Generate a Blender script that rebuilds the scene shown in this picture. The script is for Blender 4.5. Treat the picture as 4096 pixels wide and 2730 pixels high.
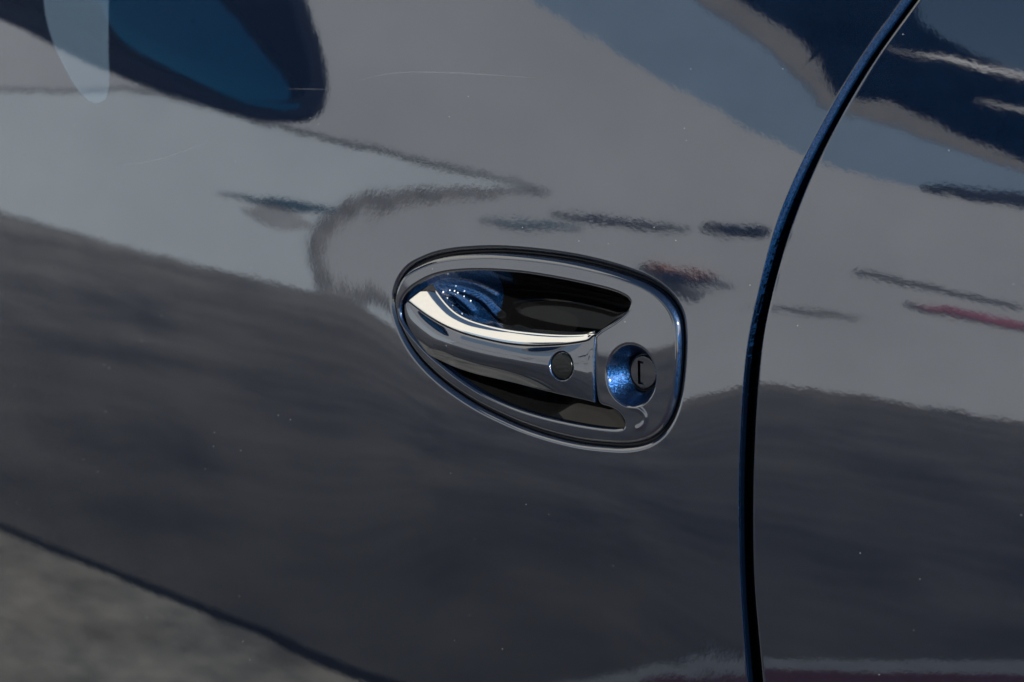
import bpy, math, random
import numpy as np
from mathutils import Vector, Matrix

# ------------------------------------------------------------------ scene, camera, light
scene = bpy.context.scene
for o in list(bpy.data.objects):
    bpy.data.objects.remove(o)
COL = scene.collection

cam_data = bpy.data.cameras.new('camera')
cam = bpy.data.objects.new('camera', cam_data)
COL.objects.link(cam)
CAM_POS = Vector((0.89825, -1.01793, 1.09200))
CAM_DIR = Vector((-0.64925, 0.72107, -0.24192))
cam.location = CAM_POS
cam.rotation_euler = CAM_DIR.to_track_quat('-Z', 'Y').to_euler()
cam_data.sensor_width = 36.0
cam_data.lens = 100.0
cam_data.clip_start = 0.02
cam_data.clip_end = 800.0
cam_data.dof.use_dof = True
cam_data.dof.focus_distance = 1.385
cam_data.dof.aperture_fstop = 12.0
scene.camera = cam

SUN_DIR = Vector((0.86, -0.35, 0.36)).normalized()
SUN_EL = math.asin(SUN_DIR.z)
SUN_ROT = math.atan2(SUN_DIR.x, SUN_DIR.y)

world = bpy.data.worlds.new('World')
scene.world = world
world.use_nodes = True
wn, wl = world.node_tree.nodes, world.node_tree.links
wn.clear()
w_out = wn.new('ShaderNodeOutputWorld')
w_bg = wn.new('ShaderNodeBackground')
w_sky = wn.new('ShaderNodeTexSky')
w_sky.sky_type = 'NISHITA'
w_sky.sun_disc = False
w_sky.sun_elevation = SUN_EL
w_sky.sun_rotation = SUN_ROT
w_sky.altitude = 300.0
w_sky.air_density = 1.0
w_sky.dust_density = 0.8
w_sky.ozone_density = 1.2
w_bg.inputs['Strength'].default_value = 0.05
wl.new(w_sky.outputs['Color'], w_bg.inputs['Color'])
wl.new(w_bg.outputs['Background'], w_out.inputs['Surface'])

sun_data = bpy.data.lights.new('sun', 'SUN')
sun_data.energy = 5.0
sun_data.angle = math.radians(0.53)
sun_data.color = (1.0, 0.965, 0.92)
sun = bpy.data.objects.new('sun', sun_data)
COL.objects.link(sun)
sun.rotation_euler = SUN_DIR.to_track_quat('Z', 'Y').to_euler()
sun.location = SUN_DIR * 20

scene.view_settings.view_transform = 'Standard'
scene.view_settings.look = 'None'
scene.view_settings.exposure = 1.1
scene.view_settings.gamma = 1.0
scene.view_settings.use_curve_mapping = False
scene.render.engine = 'CYCLES'
scene.cycles.use_denoising = True
scene.cycles.max_bounces = 8
scene.cycles.glossy_bounces = 6
scene.cycles.transparent_max_bounces = 8
scene.cycles.sample_clamp_indirect = 6.0

# ------------------------------------------------------------------ measured outlines
# CURVES: millimetres on the body side, x along the car and z up from the handle centre; ENV: metres on the building, mirror and ground
CURVES = {
    'plate': [[-98.98, 7.45], [-98.29, 13.61], [-95.7, 19.3], [-90.45, 24.99], [-83.45, 29.04], [-73.45, 33.51], [-61.44, 37.12], [-48.53, 39.86], [-33.82, 42.34], [-19.26, 43.91], [-0.12, 45.19], [18.71, 45.74], [37.28, 45.22], [51.06, 44.04], [64.74, 41.84], [73.97, 38.67], [80.63, 34.46], [85.26, 28.92], [87.6, 20.98], [88.73, 10.75], [88.89, 0.34], [88.25, -8.84], [86.16, -16.89], [81.87, -24.67], [76.39, -29.86], [68.96, -33.66], [60.39, -36.13], [49.79, -37.7], [34.35, -39.25], [15.58, -39.46], [-3.77, -38.27], [-18.68, -36.2], [-33.94, -33.41], [-49.7, -29.17], [-63.87, -24.21], [-76.38, -18.16], [-85.9, -11.53], [-92.8, -4.39], [-96.85, 1.74]],
    'hole': [[-93.71, 2.09], [-93.94, 7.72], [-91.43, 12.28], [-87.05, 16.36], [-81.09, 20.28], [-73.15, 24.49], [-63.15, 28.0], [-51.18, 30.74], [-37.36, 33.01], [-23.69, 34.58], [-9.21, 35.69], [5.12, 36.14], [19.26, 36.23], [33.22, 36.02], [44.26, 35.53], [51.63, 34.52], [55.88, 33.05], [57.04, 31.13], [56.07, 28.53], [52.96, 25.26], [48.11, 21.35], [43.12, 18.11], [39.39, 15.41], [37.75, 13.38], [38.3, 6.02], [38.77, -1.0], [39.67, -7.97], [40.98, -13.46], [42.55, -18.19], [44.36, -19.66], [49.86, -20.13], [54.47, -21.11], [57.85, -23.37], [59.42, -25.59], [59.2, -27.76], [56.22, -29.15], [49.14, -30.27], [37.35, -31.17], [23.43, -31.67], [9.19, -31.7], [-5.36, -31.03], [-20.27, -29.29], [-35.57, -26.46], [-50.38, -22.01], [-62.42, -17.39], [-71.38, -13.7], [-79.46, -9.46], [-86.56, -5.02], [-91.42, -1.3]],
    'grip_top': [[-79.06, 19.96], [-76.08, 17.67], [-71.46, 15.04], [-65.28, 12.31], [-56.57, 9.62], [-46.06, 7.98], [-32.82, 7.17], [-17.96, 7.21], [-3.48, 8.09], [10.71, 9.28], [21.84, 10.64], [30.92, 12.3], [38.49, 14.21]],
    'grip_edge': [[-88.77, 10.08], [-82.53, 8.1], [-74.71, 6.01], [-63.84, 4.06], [-53.25, 2.83], [-40.86, 1.91], [-26.78, 1.65], [-13.02, 1.93], [0.37, 3.17], [11.59, 5.0], [22.58, 7.35], [33.31, 10.43], [40.69, 13.45]],
    'grip_low': [[-91.74, 7.29], [-90.76, 2.93], [-87.57, -2.57], [-82.11, -6.92], [-76.21, -10.79], [-70.46, -13.77], [-60.7, -15.37], [-50.1, -16.74], [-36.72, -17.53], [-22.7, -17.54], [-9.91, -17.53], [4.66, -17.91], [18.97, -18.17], [33.0, -18.17], [43.42, -18.36]],
    'button': [[20.6, -4.17], [13.86, -5.3], [27.2, -3.06], [19.73, 2.48], [21.45, -10.83]],
    'cup': [[63.6, -1.46], [47.84, -4.07], [78.98, 1.04], [61.7, 13.12], [65.37, -16.19]],
    'lock': [[60.85, -3.34], [52.35, -4.74], [69.23, -1.96], [59.68, 5.68], [61.95, -12.39]],
    'slot': [[57.82, 1.49], [60.66, -9.05], [60.18, 1.87], [62.66, -8.71]],
    'ridge': [[[-91.51, 16.68], [-79.73, 17.76], [-70.14, 17.75], [-60.44, 15.9], [-52.74, 12.64], [-46.91, 7.63], [-43.03, 5.28]], [[-75.19, 15.84], [-69.59, 13.72], [-64.34, 10.07], [-60.21, 6.62]], [[-82.39, 21.48], [-67.61, 22.25], [-54.92, 20.84], [-46.13, 16.64]]],
    'rib': [[62.86, -17.33], [68.19, -17.83], [71.49, -20.09], [71.79, -22.87], [69.91, -25.68], [67.44, -27.17]],
    'seam_roll': [[182.09, 183.41], [164.75, 155.16], [150.84, 126.64], [140.93, 103.23], [133.1, 78.36], [127.56, 45.5], [124.78, 19.57], [125.74, -30.15], [130.09, -86.61], [133.93, -120.21], [136.3, -138.34]],
    'seam_door': [[183.24, 183.23], [166.43, 154.99], [152.01, 126.4], [142.24, 102.98], [134.29, 78.06], [127.79, 45.03], [125.57, 19.15], [126.79, -30.6], [131.3, -87.11], [135.44, -120.68], [137.82, -138.82]],
    'seam_quarter': [[189.95, 184.03], [172.79, 155.9], [158.64, 127.47], [149.24, 104.2], [141.64, 79.46], [135.23, 46.61], [132.62, 20.8], [133.58, -28.74], [137.62, -85.02], [142.25, -118.28], [144.82, -136.27]],
    'sun_patch': [[-432.69, 141.18], [-423.67, 121.86], [-412.95, 107.84], [-400.33, 96.63], [-387.35, 86.81], [-375.26, 80.72], [-363.19, 78.91], [-354.72, 82.36], [-352.94, 89.46], [-356.92, 108.68], [-362.95, 137.48], [-365.15, 147.06]],
    'scratch': [[[-144.62, 114.94], [-125.31, 120.51], [-100.46, 124.37], [-76.02, 126.42], [-52.18, 127.97], [-17.54, 129.77]], [[-198.76, 105.31], [-183.26, 106.99], [-163.0, 108.95]], [[-338.21, 46.89], [-306.01, 53.57], [-275.58, 63.51], [-253.76, 72.18]]],
}
ENV = {
    'corners': [[-1.496, 1.702], [6.269, 4.695], [2.362, 3.097], [-1.224, 0.022], [7.199, -0.08], [-2.073, 0.439]],
    'bound': [[-1.224, 0.022], [0.827, 0.083], [1.434, -0.05], [1.264, -0.092], [5.196, 0.002], [5.23, 0.054], [7.199, -0.08]],
    'top': [[3.78, 3.847], [3.997, 3.747], [4.325, 3.641], [4.608, 3.561], [4.874, 3.278], [5.04, 3.074], [5.505, 3.17], [6.115, 3.039], [6.742, 2.949], [7.13, 2.976]],
    'topin': [[3.523, 3.741], [3.783, 3.614], [4.076, 3.496], [4.414, 3.343], [4.764, 3.141], [4.983, 2.933], [5.56, 2.944], [6.158, 2.853], [6.774, 2.806], [7.162, 2.83]],
    'blue': [[2.267, 3.321], [2.532, 3.163], [3.2, 2.936], [3.983, 2.685], [4.751, 2.475], [5.023, 2.375], [5.354, 2.364], [5.879, 2.365], [6.854, 2.422], [7.243, 2.439]],
    'gutter': [[-2.324, 0.696], [-1.324, 0.99], [-0.665, 1.188], [-0.072, 1.36], [0.389, 1.384], [0.811, 1.381], [1.325, 1.394], [1.777, 1.442], [2.299, 1.534], [2.773, 1.582], [3.057, 1.587]],
    'hairband': [[3.057, 1.587], [2.787, 1.521], [2.435, 1.402], [2.039, 1.239], [1.71, 1.016], [1.536, 0.816], [1.422, 0.614], [1.364, 0.393], [1.398, 0.205], [1.45, 0.041], [1.36, -0.068], [1.275, -0.071]],
    'marks': {'A': [[0.607, 0.666], [0.716, 0.683], [0.824, 0.703], [0.932, 0.727], [1.039, 0.75], [1.146, 0.771], [1.252, 0.785], [1.356, 0.787], [1.452, 0.777], [1.453, 0.761], [1.363, 0.725], [1.262, 0.701], [1.155, 0.69], [1.046, 0.686], [0.937, 0.684], [0.827, 0.681], [0.717, 0.675], [0.607, 0.665]], 'A2': [[0.788, 0.596], [0.854, 0.63], [0.92, 0.658], [0.987, 0.676], [1.055, 0.682], [1.125, 0.676], [1.195, 0.659], [1.265, 0.63], [1.334, 0.595], [1.336, 0.574], [1.274, 0.54], [1.21, 0.511], [1.143, 0.494], [1.075, 0.489], [1.006, 0.495], [0.935, 0.513], [0.863, 0.541], [0.791, 0.575]], 'B': [[2.577, 1.264], [2.687, 1.294], [2.791, 1.32], [2.891, 1.342], [2.99, 1.361], [3.087, 1.377], [3.185, 1.39], [3.285, 1.402], [3.387, 1.412], [3.388, 1.408], [3.289, 1.384], [3.192, 1.361], [3.096, 1.34], [2.998, 1.322], [2.9, 1.306], [2.797, 1.291], [2.691, 1.277], [2.578, 1.26]], 'C': [[3.129, 1.465], [3.256, 1.49], [3.386, 1.511], [3.52, 1.528], [3.661, 1.542], [3.809, 1.549], [3.962, 1.551], [4.119, 1.544], [4.274, 1.529], [4.276, 1.525], [4.126, 1.527], [3.973, 1.523], [3.82, 1.515], [3.672, 1.503], [3.53, 1.49], [3.394, 1.477], [3.261, 1.466], [3.131, 1.458]], 'D': [[4.41, 1.594], [4.645, 1.61], [4.831, 1.597], [4.837, 1.503], [4.643, 1.525], [4.472, 1.567]], 'E1': [[3.99, 1.252], [4.08, 1.252], [4.172, 1.246], [4.265, 1.234], [4.358, 1.216], [4.448, 1.193], [4.534, 1.166], [4.614, 1.134], [4.688, 1.1], [4.69, 1.096], [4.625, 1.115], [4.552, 1.135], [4.471, 1.155], [4.383, 1.174], [4.289, 1.193], [4.192, 1.21], [4.093, 1.227], [3.994, 1.244]], 'E2': [[4.101, 1.213], [4.373, 1.19], [4.561, 1.121], [4.779, 1.033], [4.794, 0.991], [4.599, 1.06], [4.378, 1.118], [4.198, 1.161]], 'F': [[6.09, 1.121], [6.287, 1.138], [6.487, 1.149], [6.69, 1.153], [6.896, 1.152], [7.106, 1.147], [7.318, 1.137], [7.533, 1.124], [7.752, 1.109], [7.753, 1.101], [7.538, 1.09], [7.325, 1.08], [7.115, 1.074], [6.907, 1.07], [6.701, 1.071], [6.497, 1.076], [6.294, 1.087], [6.092, 1.104]], 'G': [[5.609, 1.351], [7.04, 1.341], [7.043, 1.321], [6.061, 1.325], [5.611, 1.337]], 'H': [[5.049, 0.836], [5.106, 0.832], [5.173, 0.833], [5.248, 0.834], [5.331, 0.836], [5.419, 0.837], [5.51, 0.837], [5.603, 0.835], [5.697, 0.832], [5.698, 0.828], [5.605, 0.82], [5.513, 0.812], [5.422, 0.807], [5.335, 0.804], [5.252, 0.804], [5.176, 0.808], [5.109, 0.818], [5.049, 0.832]], 'I': [[5.981, 2.424], [6.158, 2.474], [6.34, 2.512], [6.525, 2.539], [6.714, 2.559], [6.907, 2.573], [7.102, 2.582], [7.301, 2.586], [7.502, 2.589], [7.505, 2.576], [7.311, 2.535], [7.12, 2.495], [6.93, 2.46], [6.741, 2.43], [6.552, 2.407], [6.364, 2.391], [6.176, 2.386], [5.988, 2.393]]},
    'canopy': [[5.456, 4.659], [5.585, 4.508], [5.646, 4.431], [5.757, 4.252], [5.958, 4.184], [6.229, 4.112], [6.459, 4.062], [6.879, 3.989]],
    'white': [[[5.789, 3.904], [5.953, 3.93], [6.119, 3.951], [6.288, 3.968], [6.459, 3.983], [6.632, 3.995], [6.807, 4.006], [6.984, 4.016], [7.164, 4.025], [7.165, 4.021], [6.989, 3.999], [6.815, 3.977], [6.642, 3.957], [6.471, 3.938], [6.301, 3.921], [6.131, 3.907], [5.962, 3.897], [5.793, 3.891]], [[5.447, 3.87], [5.506, 3.877], [5.565, 3.883], [5.625, 3.886], [5.686, 3.887], [5.748, 3.884], [5.811, 3.879], [5.875, 3.871], [5.94, 3.862], [5.941, 3.857], [5.881, 3.85], [5.821, 3.845], [5.761, 3.842], [5.699, 3.841], [5.638, 3.844], [5.575, 3.849], [5.512, 3.857], [5.449, 3.865]], [[6.448, 3.578], [6.546, 3.593], [6.645, 3.607], [6.745, 3.62], [6.846, 3.631], [6.947, 3.641], [7.05, 3.65], [7.154, 3.657], [7.258, 3.664], [7.258, 3.662], [7.156, 3.647], [7.054, 3.633], [6.953, 3.619], [6.852, 3.608], [6.751, 3.597], [6.65, 3.588], [6.55, 3.58], [6.449, 3.574]]],
    'mirror_out': [[-0.0634, 0.9191], [-0.1436, 0.911], [-0.1984, 0.9102], [-0.2555, 0.9098], [-0.3174, 0.9022], [-0.3815, 0.8953], [-0.4475, 0.8916], [-0.5158, 0.8906], [-0.5862, 0.8942], [-0.65, 0.9069], [-0.6874, 0.925], [-0.6951, 0.9519], [-0.6885, 0.9802], [-0.6646, 1.0127], [-0.6395, 1.0441], [-0.6125, 1.074], [-0.5781, 1.1065], [-0.5319, 1.1391]],
    'mirror_in': [[-0.2945, 0.9952], [-0.3161, 0.971], [-0.3399, 0.9441], [-0.3712, 0.9297], [-0.4188, 0.9221], [-0.4743, 0.9156], [-0.5241, 0.911], [-0.5812, 0.9123], [-0.6165, 0.9183], [-0.6397, 0.9294], [-0.6385, 0.9485], [-0.6189, 0.9718], [-0.5831, 0.9988], [-0.5443, 1.0233], [-0.5058, 1.0466], [-0.4677, 1.0685]],
    'joint': [[-1.878, -0.573], [-1.565, -0.691], [-1.278, -0.764], [-1.026, -0.773]],
    'mat': [[-0.796, -0.994], [-0.744, -1.167], [-0.798, -1.512], [-0.785, -1.521], [-0.687, -1.748], [-0.554, -2.006], [-0.717, -1.344], [-0.501, -1.874]],
}

# ------------------------------------------------------------------ helpers
def nd(nt, typ, **kw):
    n = nt.nodes.new(typ)
    for k, v in kw.items():
        if hasattr(n, k) and not k[0].isupper():
            setattr(n, k, v)
        else:
            n.inputs[k].default_value = v
    return n

def new_mat(name):
    m = bpy.data.materials.new(name)
    m.use_nodes = True
    nt = m.node_tree
    return m, nt, nt.nodes['Principled BSDF']

def setp(b, **kw):
    for k, v in kw.items():
        b.inputs[k].default_value = v

def link_obj(name, me, mat, parent=None, kind=None):
    ob = bpy.data.objects.new(name, me)
    if mat is not None:
        for mm in (mat if isinstance(mat, (list, tuple)) else [mat]):
            me.materials.append(mm)
    COL.objects.link(ob)
    if parent is not None:
        ob.parent = parent
    if kind:
        ob['kind'] = kind
    return ob

def empty(name, loc=(0, 0, 0), parent=None):
    ob = bpy.data.objects.new(name, None)
    ob.location = loc
    ob.empty_display_size = 0.1
    COL.objects.link(ob)
    if parent is not None:
        ob.parent = parent
    return ob

def tag(o, label=None, cat=None, group=None, kind=None):
    if label: o['label'] = label
    if cat: o['category'] = cat
    if group: o['group'] = group
    if kind: o['kind'] = kind
    return o

def grid_mesh(name, P, closed_j=False, flip=False):
    """P[M,N,3] -> quad mesh with smooth normals from central differences."""
    P = np.asarray(P, float)
    M, N = P.shape[:2]
    du = np.empty_like(P); dv = np.empty_like(P)
    du[1:-1] = P[2:] - P[:-2]; du[0] = P[1] - P[0]; du[-1] = P[-1] - P[-2]
    if closed_j:
        dv = np.roll(P, -1, 1) - np.roll(P, 1, 1)
    else:
        dv[:, 1:-1] = P[:, 2:] - P[:, :-2]; dv[:, 0] = P[:, 1] - P[:, 0]; dv[:, -1] = P[:, -1] - P[:, -2]
    nrm = np.cross(du, dv)
    if flip: nrm = -nrm
    ln = np.linalg.norm(nrm, axis=-1, keepdims=True); ln[ln < 1e-15] = 1
    nrm = nrm / ln
    idx = np.arange(M * N).reshape(M, N)
    if closed_j:
        a = idx[:-1]; b = idx[1:]; c = np.roll(b, -1, 1); d = np.roll(a, -1, 1)
    else:
        a = idx[:-1, :-1]; b = idx[1:, :-1]; c = idx[1:, 1:]; d = idx[:-1, 1:]
    q = np.stack([a, b, c, d], -1).reshape(-1, 4)
    if flip: q = q[:, ::-1]
    me = bpy.data.meshes.new(name)
    me.from_pydata(P.reshape(-1, 3).tolist(), [], q.tolist())
    me.polygons.foreach_set('use_smooth', np.ones(len(me.polygons), bool))
    me.update()
    me.normals_split_custom_set_from_vertices(nrm.reshape(-1, 3).tolist())
    return me

def catmull(pts, n, closed=False, uniform=True):
    """resample a polyline through a Catmull-Rom spline, n points equally spaced by length."""
    p = np.asarray(pts, float)
    if closed:
        e = np.concatenate([p[-1:], p, p[:2]])
        segs = len(p)
    else:
        e = np.concatenate([2 * p[:1] - p[1:2], p, 2 * p[-1:] - p[-2:-1]])
        segs = len(p) - 1
    out = []
    K = 24
    for i in range(segs):
        p0, p1, p2, p3 = e[i:i + 4]
        # centripetal
        t0 = 0.0
        t1 = t0 + max(np.linalg.norm(p1 - p0), 1e-9) ** .5
        t2 = t1 + max(np.linalg.norm(p2 - p1), 1e-9) ** .5
        t3 = t2 + max(np.linalg.norm(p3 - p2), 1e-9) ** .5
        t = np.linspace(t1, t2, K, endpoint=False)[:, None]
        A1 = (t1 - t) / (t1 - t0) * p0 + (t - t0) / (t1 - t0) * p1
        A2 = (t2 - t) / (t2 - t1) * p1 + (t - t1) / (t2 - t1) * p2
        A3 = (t3 - t) / (t3 - t2) * p2 + (t - t2) / (t3 - t2) * p3
        B1_ = (t2 - t) / (t2 - t0) * A1 + (t - t0) / (t2 - t0) * A2
        B2_ = (t3 - t) / (t3 - t1) * A2 + (t - t1) / (t3 - t1) * A3
        out.append((t2 - t) / (t2 - t1) * B1_ + (t - t1) / (t2 - t1) * B2_)
    d = np.concatenate(out + [p[:1] if closed else p[-1:]])
    if not uniform:
        return d
    s = np.concatenate([[0], np.cumsum(np.linalg.norm(np.diff(d, axis=0), axis=1))])
    q = np.linspace(0, s[-1], n, endpoint=not closed)
    return np.stack([np.interp(q, s, d[:, k]) for k in range(d.shape[1])], -1)

def smooth_closed(p, it):
    for _ in range(it):
        p = .25 * np.roll(p, 1, 0) + .5 * p + .25 * np.roll(p, -1, 0)
    return p

def normals2(p, closed=True):
    """outward 2D normals of a loop (x,z), loop given clockwise as seen from outside the car."""
    t = np.roll(p, -1, 0) - np.roll(p, 1, 0) if closed else np.gradient(p, axis=0)
    n = np.stack([-t[:, 1], t[:, 0]], -1)
    n /= np.linalg.norm(n, axis=1, keepdims=True)
    return n

def sstep(a, b, x):
    t = np.clip((np.asarray(x, float) - a) / (b - a), 0, 1)
    return t * t * (3 - 2 * t)

# ------------------------------------------------------------------ the body side surface
ZC = 0.75                     # height of the handle centre
def H(x, z):
    """how far the painted side stands out (towards -y), metres, at x along the car and height z."""
    u = z - 0.758
    b = 0.0038 * np.exp(-(x / 0.105) ** 4 - ((z - 0.69) ** 2) / (2 * 0.06 ** 2))
    return -(0.113936 * u + u * u / 2.6) - x * x / 8.0 + b

def S(xz, off):
    """points (mm in the handle frame) + offset outwards (mm) -> world"""
    xz = np.asarray(xz, float); x = xz[..., 0] * 1e-3; z = xz[..., 1] * 1e-3 + ZC
    return np.stack([x, -(H(x, z) + np.asarray(off) * 1e-3 + 0 * x), z], -1)

# ------------------------------------------------------------------ materials
def paint_material(name, base=(0.0036, 0.0125, 0.036), peel=1.0, rough=0.45, coat=1.0):
    m, nt, b = new_mat(name)
    geo = nd(nt, 'ShaderNodeNewGeometry')
    # metal flakes: each cell tips the base normal its own way
    vo = nd(nt, 'ShaderNodeTexVoronoi', Scale=3800.0)
    nt.links.new(geo.outputs['Position'], vo.inputs['Vector'])
    sub = nd(nt, 'ShaderNodeVectorMath', operation='SUBTRACT')
    sub.inputs[1].default_value = (0.5, 0.5, 0.5)
    nt.links.new(vo.outputs['Color'], sub.inputs[0])
    sc = nd(nt, 'ShaderNodeVectorMath', operation='SCALE')
    sc.inputs['Scale'].default_value = 0.40
    nt.links.new(sub.outputs['Vector'], sc.inputs[0])
    add = nd(nt, 'ShaderNodeVectorMath', operation='ADD')
    nt.links.new(geo.outputs['Normal'], add.inputs[0])
    nt.links.new(sc.outputs['Vector'], add.inputs[1])
    nrm = nd(nt, 'ShaderNodeVectorMath', operation='NORMALIZE')
    nt.links.new(add.outputs['Vector'], nrm.inputs[0])
    nt.links.new(nrm.outputs['Vector'], b.inputs['Normal'])
    # flake brightness
    hs = nd(nt, 'ShaderNodeSeparateColor')
    nt.links.new(vo.outputs['Color'], hs.inputs['Color'])
    mr = nd(nt, 'ShaderNodeMapRange')
    setp(mr, **{'From Min': 0.0, 'From Max': 1.0, 'To Min': 0.25, 'To Max': 2.0})
    nt.links.new(hs.outputs[0], mr.inputs['Value'])
    mul = nd(nt, 'ShaderNodeVectorMath', operation='SCALE')
    mul.inputs[0].default_value = base
    nt.links.new(mr.outputs['Result'], mul.inputs['Scale'])
    nt.links.new(mul.outputs['Vector'], b.inputs['Base Color'])
    # orange peel in the clear coat
    n1 = nd(nt, 'ShaderNodeTexNoise', Scale=420.0, Detail=2.0, Roughness=0.55)
    nt.links.new(geo.outputs['Position'], n1.inputs['Vector'])
    n2 = nd(nt, 'ShaderNodeTexNoise', Scale=26.0, Detail=2.0, Roughness=0.5)
    nt.links.new(geo.outputs['Position'], n2.inputs['Vector'])
    b2 = nd(nt, 'ShaderNodeBump', Strength=1.0, Distance=0.00006)
    nt.links.new(n2.outputs[0], b2.inputs['Height'])
    b1 = nd(nt, 'ShaderNodeBump', Strength=1.0, Distance=0.0000048 * peel)
    nt.links.new(n1.outputs[0], b1.inputs['Height'])
    nt.links.new(b2.outputs['Normal'], b1.inputs['Normal'])
    nt.links.new(b1.outputs['Normal'], b.inputs['Coat Normal'])
    setp(b, Metallic=1.0, Roughness=rough, **{'Coat Weight': coat, 'Coat Roughness': 0.026, 'Coat IOR': 2.4})
    # sparse dust specks lying on the clear coat
    vd = nd(nt, 'ShaderNodeTexVoronoi', Scale=115.0)
    nt.links.new(geo.outputs['Position'], vd.inputs['Vector'])
    lt = nd(nt, 'ShaderNodeMath', operation='LESS_THAN')
    lt.inputs[1].default_value = 0.027
    nt.links.new(vd.outputs['Distance'], lt.inputs[0])
    sp = nd(nt, 'ShaderNodeSeparateColor')
    nt.links.new(vd.outputs['Color'], sp.inputs['Color'])
    gt = nd(nt, 'ShaderNodeMath', operation='GREATER_THAN')
    gt.inputs[1].default_value = 0.62
    nt.links.new(sp.outputs[1], gt.inputs[0])
    mm = nd(nt, 'ShaderNodeMath', operation='MULTIPLY')
    nt.links.new(lt.outputs[0], mm.inputs[0]); nt.links.new(gt.outputs[0], mm.inputs[1])
    df = nd(nt, 'ShaderNodeBsdfDiffuse', Color=(0.30, 0.31, 0.32, 1))
    mxs = nd(nt, 'ShaderNodeMixShader')
    nt.links.new(mm.outputs[0], mxs.inputs[0])
    nt.links.new(b.outputs[0], mxs.inputs[1]); nt.links.new(df.outputs[0], mxs.inputs[2])
    nt.links.new(mxs.outputs[0], nt.nodes['Material Output'].inputs['Surface'])
    return m

def plain(name, col, rough=0.5, metal=0.0, spec=0.5, noise=None, var=0.25, bump=None):
    m, nt, b = new_mat(name)
    setp(b, **{'Base Color': (*col, 1), 'Roughness': rough, 'Metallic': metal, 'Specular IOR Level': spec})
    if noise:
        geo = nd(nt, 'ShaderNodeNewGeometry')
        n = nd(nt, 'ShaderNodeTexNoise', Scale=noise, Detail=5.0, Roughness=0.6)
        nt.links.new(geo.outputs['Position'], n.inputs['Vector'])
        mr = nd(nt, 'ShaderNodeMapRange')
        setp(mr, **{'From Min': 0.3, 'From Max': 0.7, 'To Min': 1 - var, 'To Max': 1 + var})
        nt.links.new(n.outputs[0], mr.inputs['Value'])
        v = nd(nt, 'ShaderNodeVectorMath', operation='SCALE')
        v.inputs[0].default_value = col
        nt.links.new(mr.outputs['Result'], v.inputs['Scale'])
        nt.links.new(v.outputs['Vector'], b.inputs['Base Color'])
        if bump:
            bp = nd(nt, 'ShaderNodeBump', Strength=1.0, Distance=bump)
            nt.links.new(n.outputs[0], bp.inputs['Height'])
            nt.links.new(bp.outputs['Normal'], b.inputs['Normal'])
    return m

def concrete(name, dark, light, scale, warm=(0.30, 0.24, 0.17), x_ramp=False):
    m, nt, b = new_mat(name)
    geo = nd(nt, 'ShaderNodeNewGeometry')
    n1 = nd(nt, 'ShaderNodeTexNoise', Scale=scale, Detail=6.0, Roughness=0.62)
    n2 = nd(nt, 'ShaderNodeTexNoise', Scale=scale * 3.7, Detail=4.0, Roughness=0.6)
    n3 = nd(nt, 'ShaderNodeTexNoise', Scale=scale * 0.45, Detail=3.0)
    for n in (n1, n2, n3):
        nt.links.new(geo.outputs['Position'], n.inputs['Vector'])
    mx = nd(nt, 'ShaderNodeMath', operation='MULTIPLY_ADD')
    mx.inputs[1].default_value = 0.36
    nt.links.new(n2.outputs[0], mx.inputs[0]); nt.links.new(n1.outputs[0], mx.inputs[2])
    ramp = nd(nt, 'ShaderNodeValToRGB')
    ramp.color_ramp.elements[0].position = 0.50; ramp.color_ramp.elements[0].color = (*dark, 1)
    ramp.color_ramp.elements[1].position = 0.84; ramp.color_ramp.elements[1].color = (*light, 1)
    nt.links.new(mx.outputs[0], ramp.inputs['Fac'])
    mr = nd(nt, 'ShaderNodeMapRange')
    setp(mr, **{'From Min': 0.45, 'From Max': 0.72, 'To Min': 0.0, 'To Max': 0.4})
    nt.links.new(n3.outputs[0], mr.inputs['Value'])
    mix = nd(nt, 'ShaderNodeMix', data_type='RGBA')
    nt.links.new(mr.outputs['Result'], mix.inputs['Factor'])
    nt.links.new(ramp.outputs['Color'], mix.inputs['A'])
    mix.inputs['B'].default_value = (*warm, 1)
    nt.links.new(mix.outputs['Result'], b.inputs['Base Color'])
    if x_ramp:      # colour scale rises towards the far -x side, wobbled by noise
        sx_ = nd(nt, 'ShaderNodeSeparateXYZ')
        nt.links.new(geo.outputs['Position'], sx_.inputs[0])
        wob = nd(nt, 'ShaderNodeMath', operation='MULTIPLY_ADD')
        wob.inputs[1].default_value = 2.0
        nt.links.new(n3.outputs[0], wob.inputs[0]); nt.links.new(sx_.outputs[0], wob.inputs[2])
        mw = nd(nt, 'ShaderNodeMapRange')
        setp(mw, **{'From Min': -0.6, 'From Max': -7.5, 'To Min': 0.9, 'To Max': 2.9})
        nt.links.new(wob.outputs[0], mw.inputs['Value'])
        vs = nd(nt, 'ShaderNodeVectorMath', operation='SCALE')
        nt.links.new(mix.outputs['Result'], vs.inputs[0]); nt.links.new(mw.outputs['Result'], vs.inputs['Scale'])
        nt.links.new(vs.outputs['Vector'], b.inputs['Base Color'])
    setp(b, Roughness=0.85)
    return m

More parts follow.
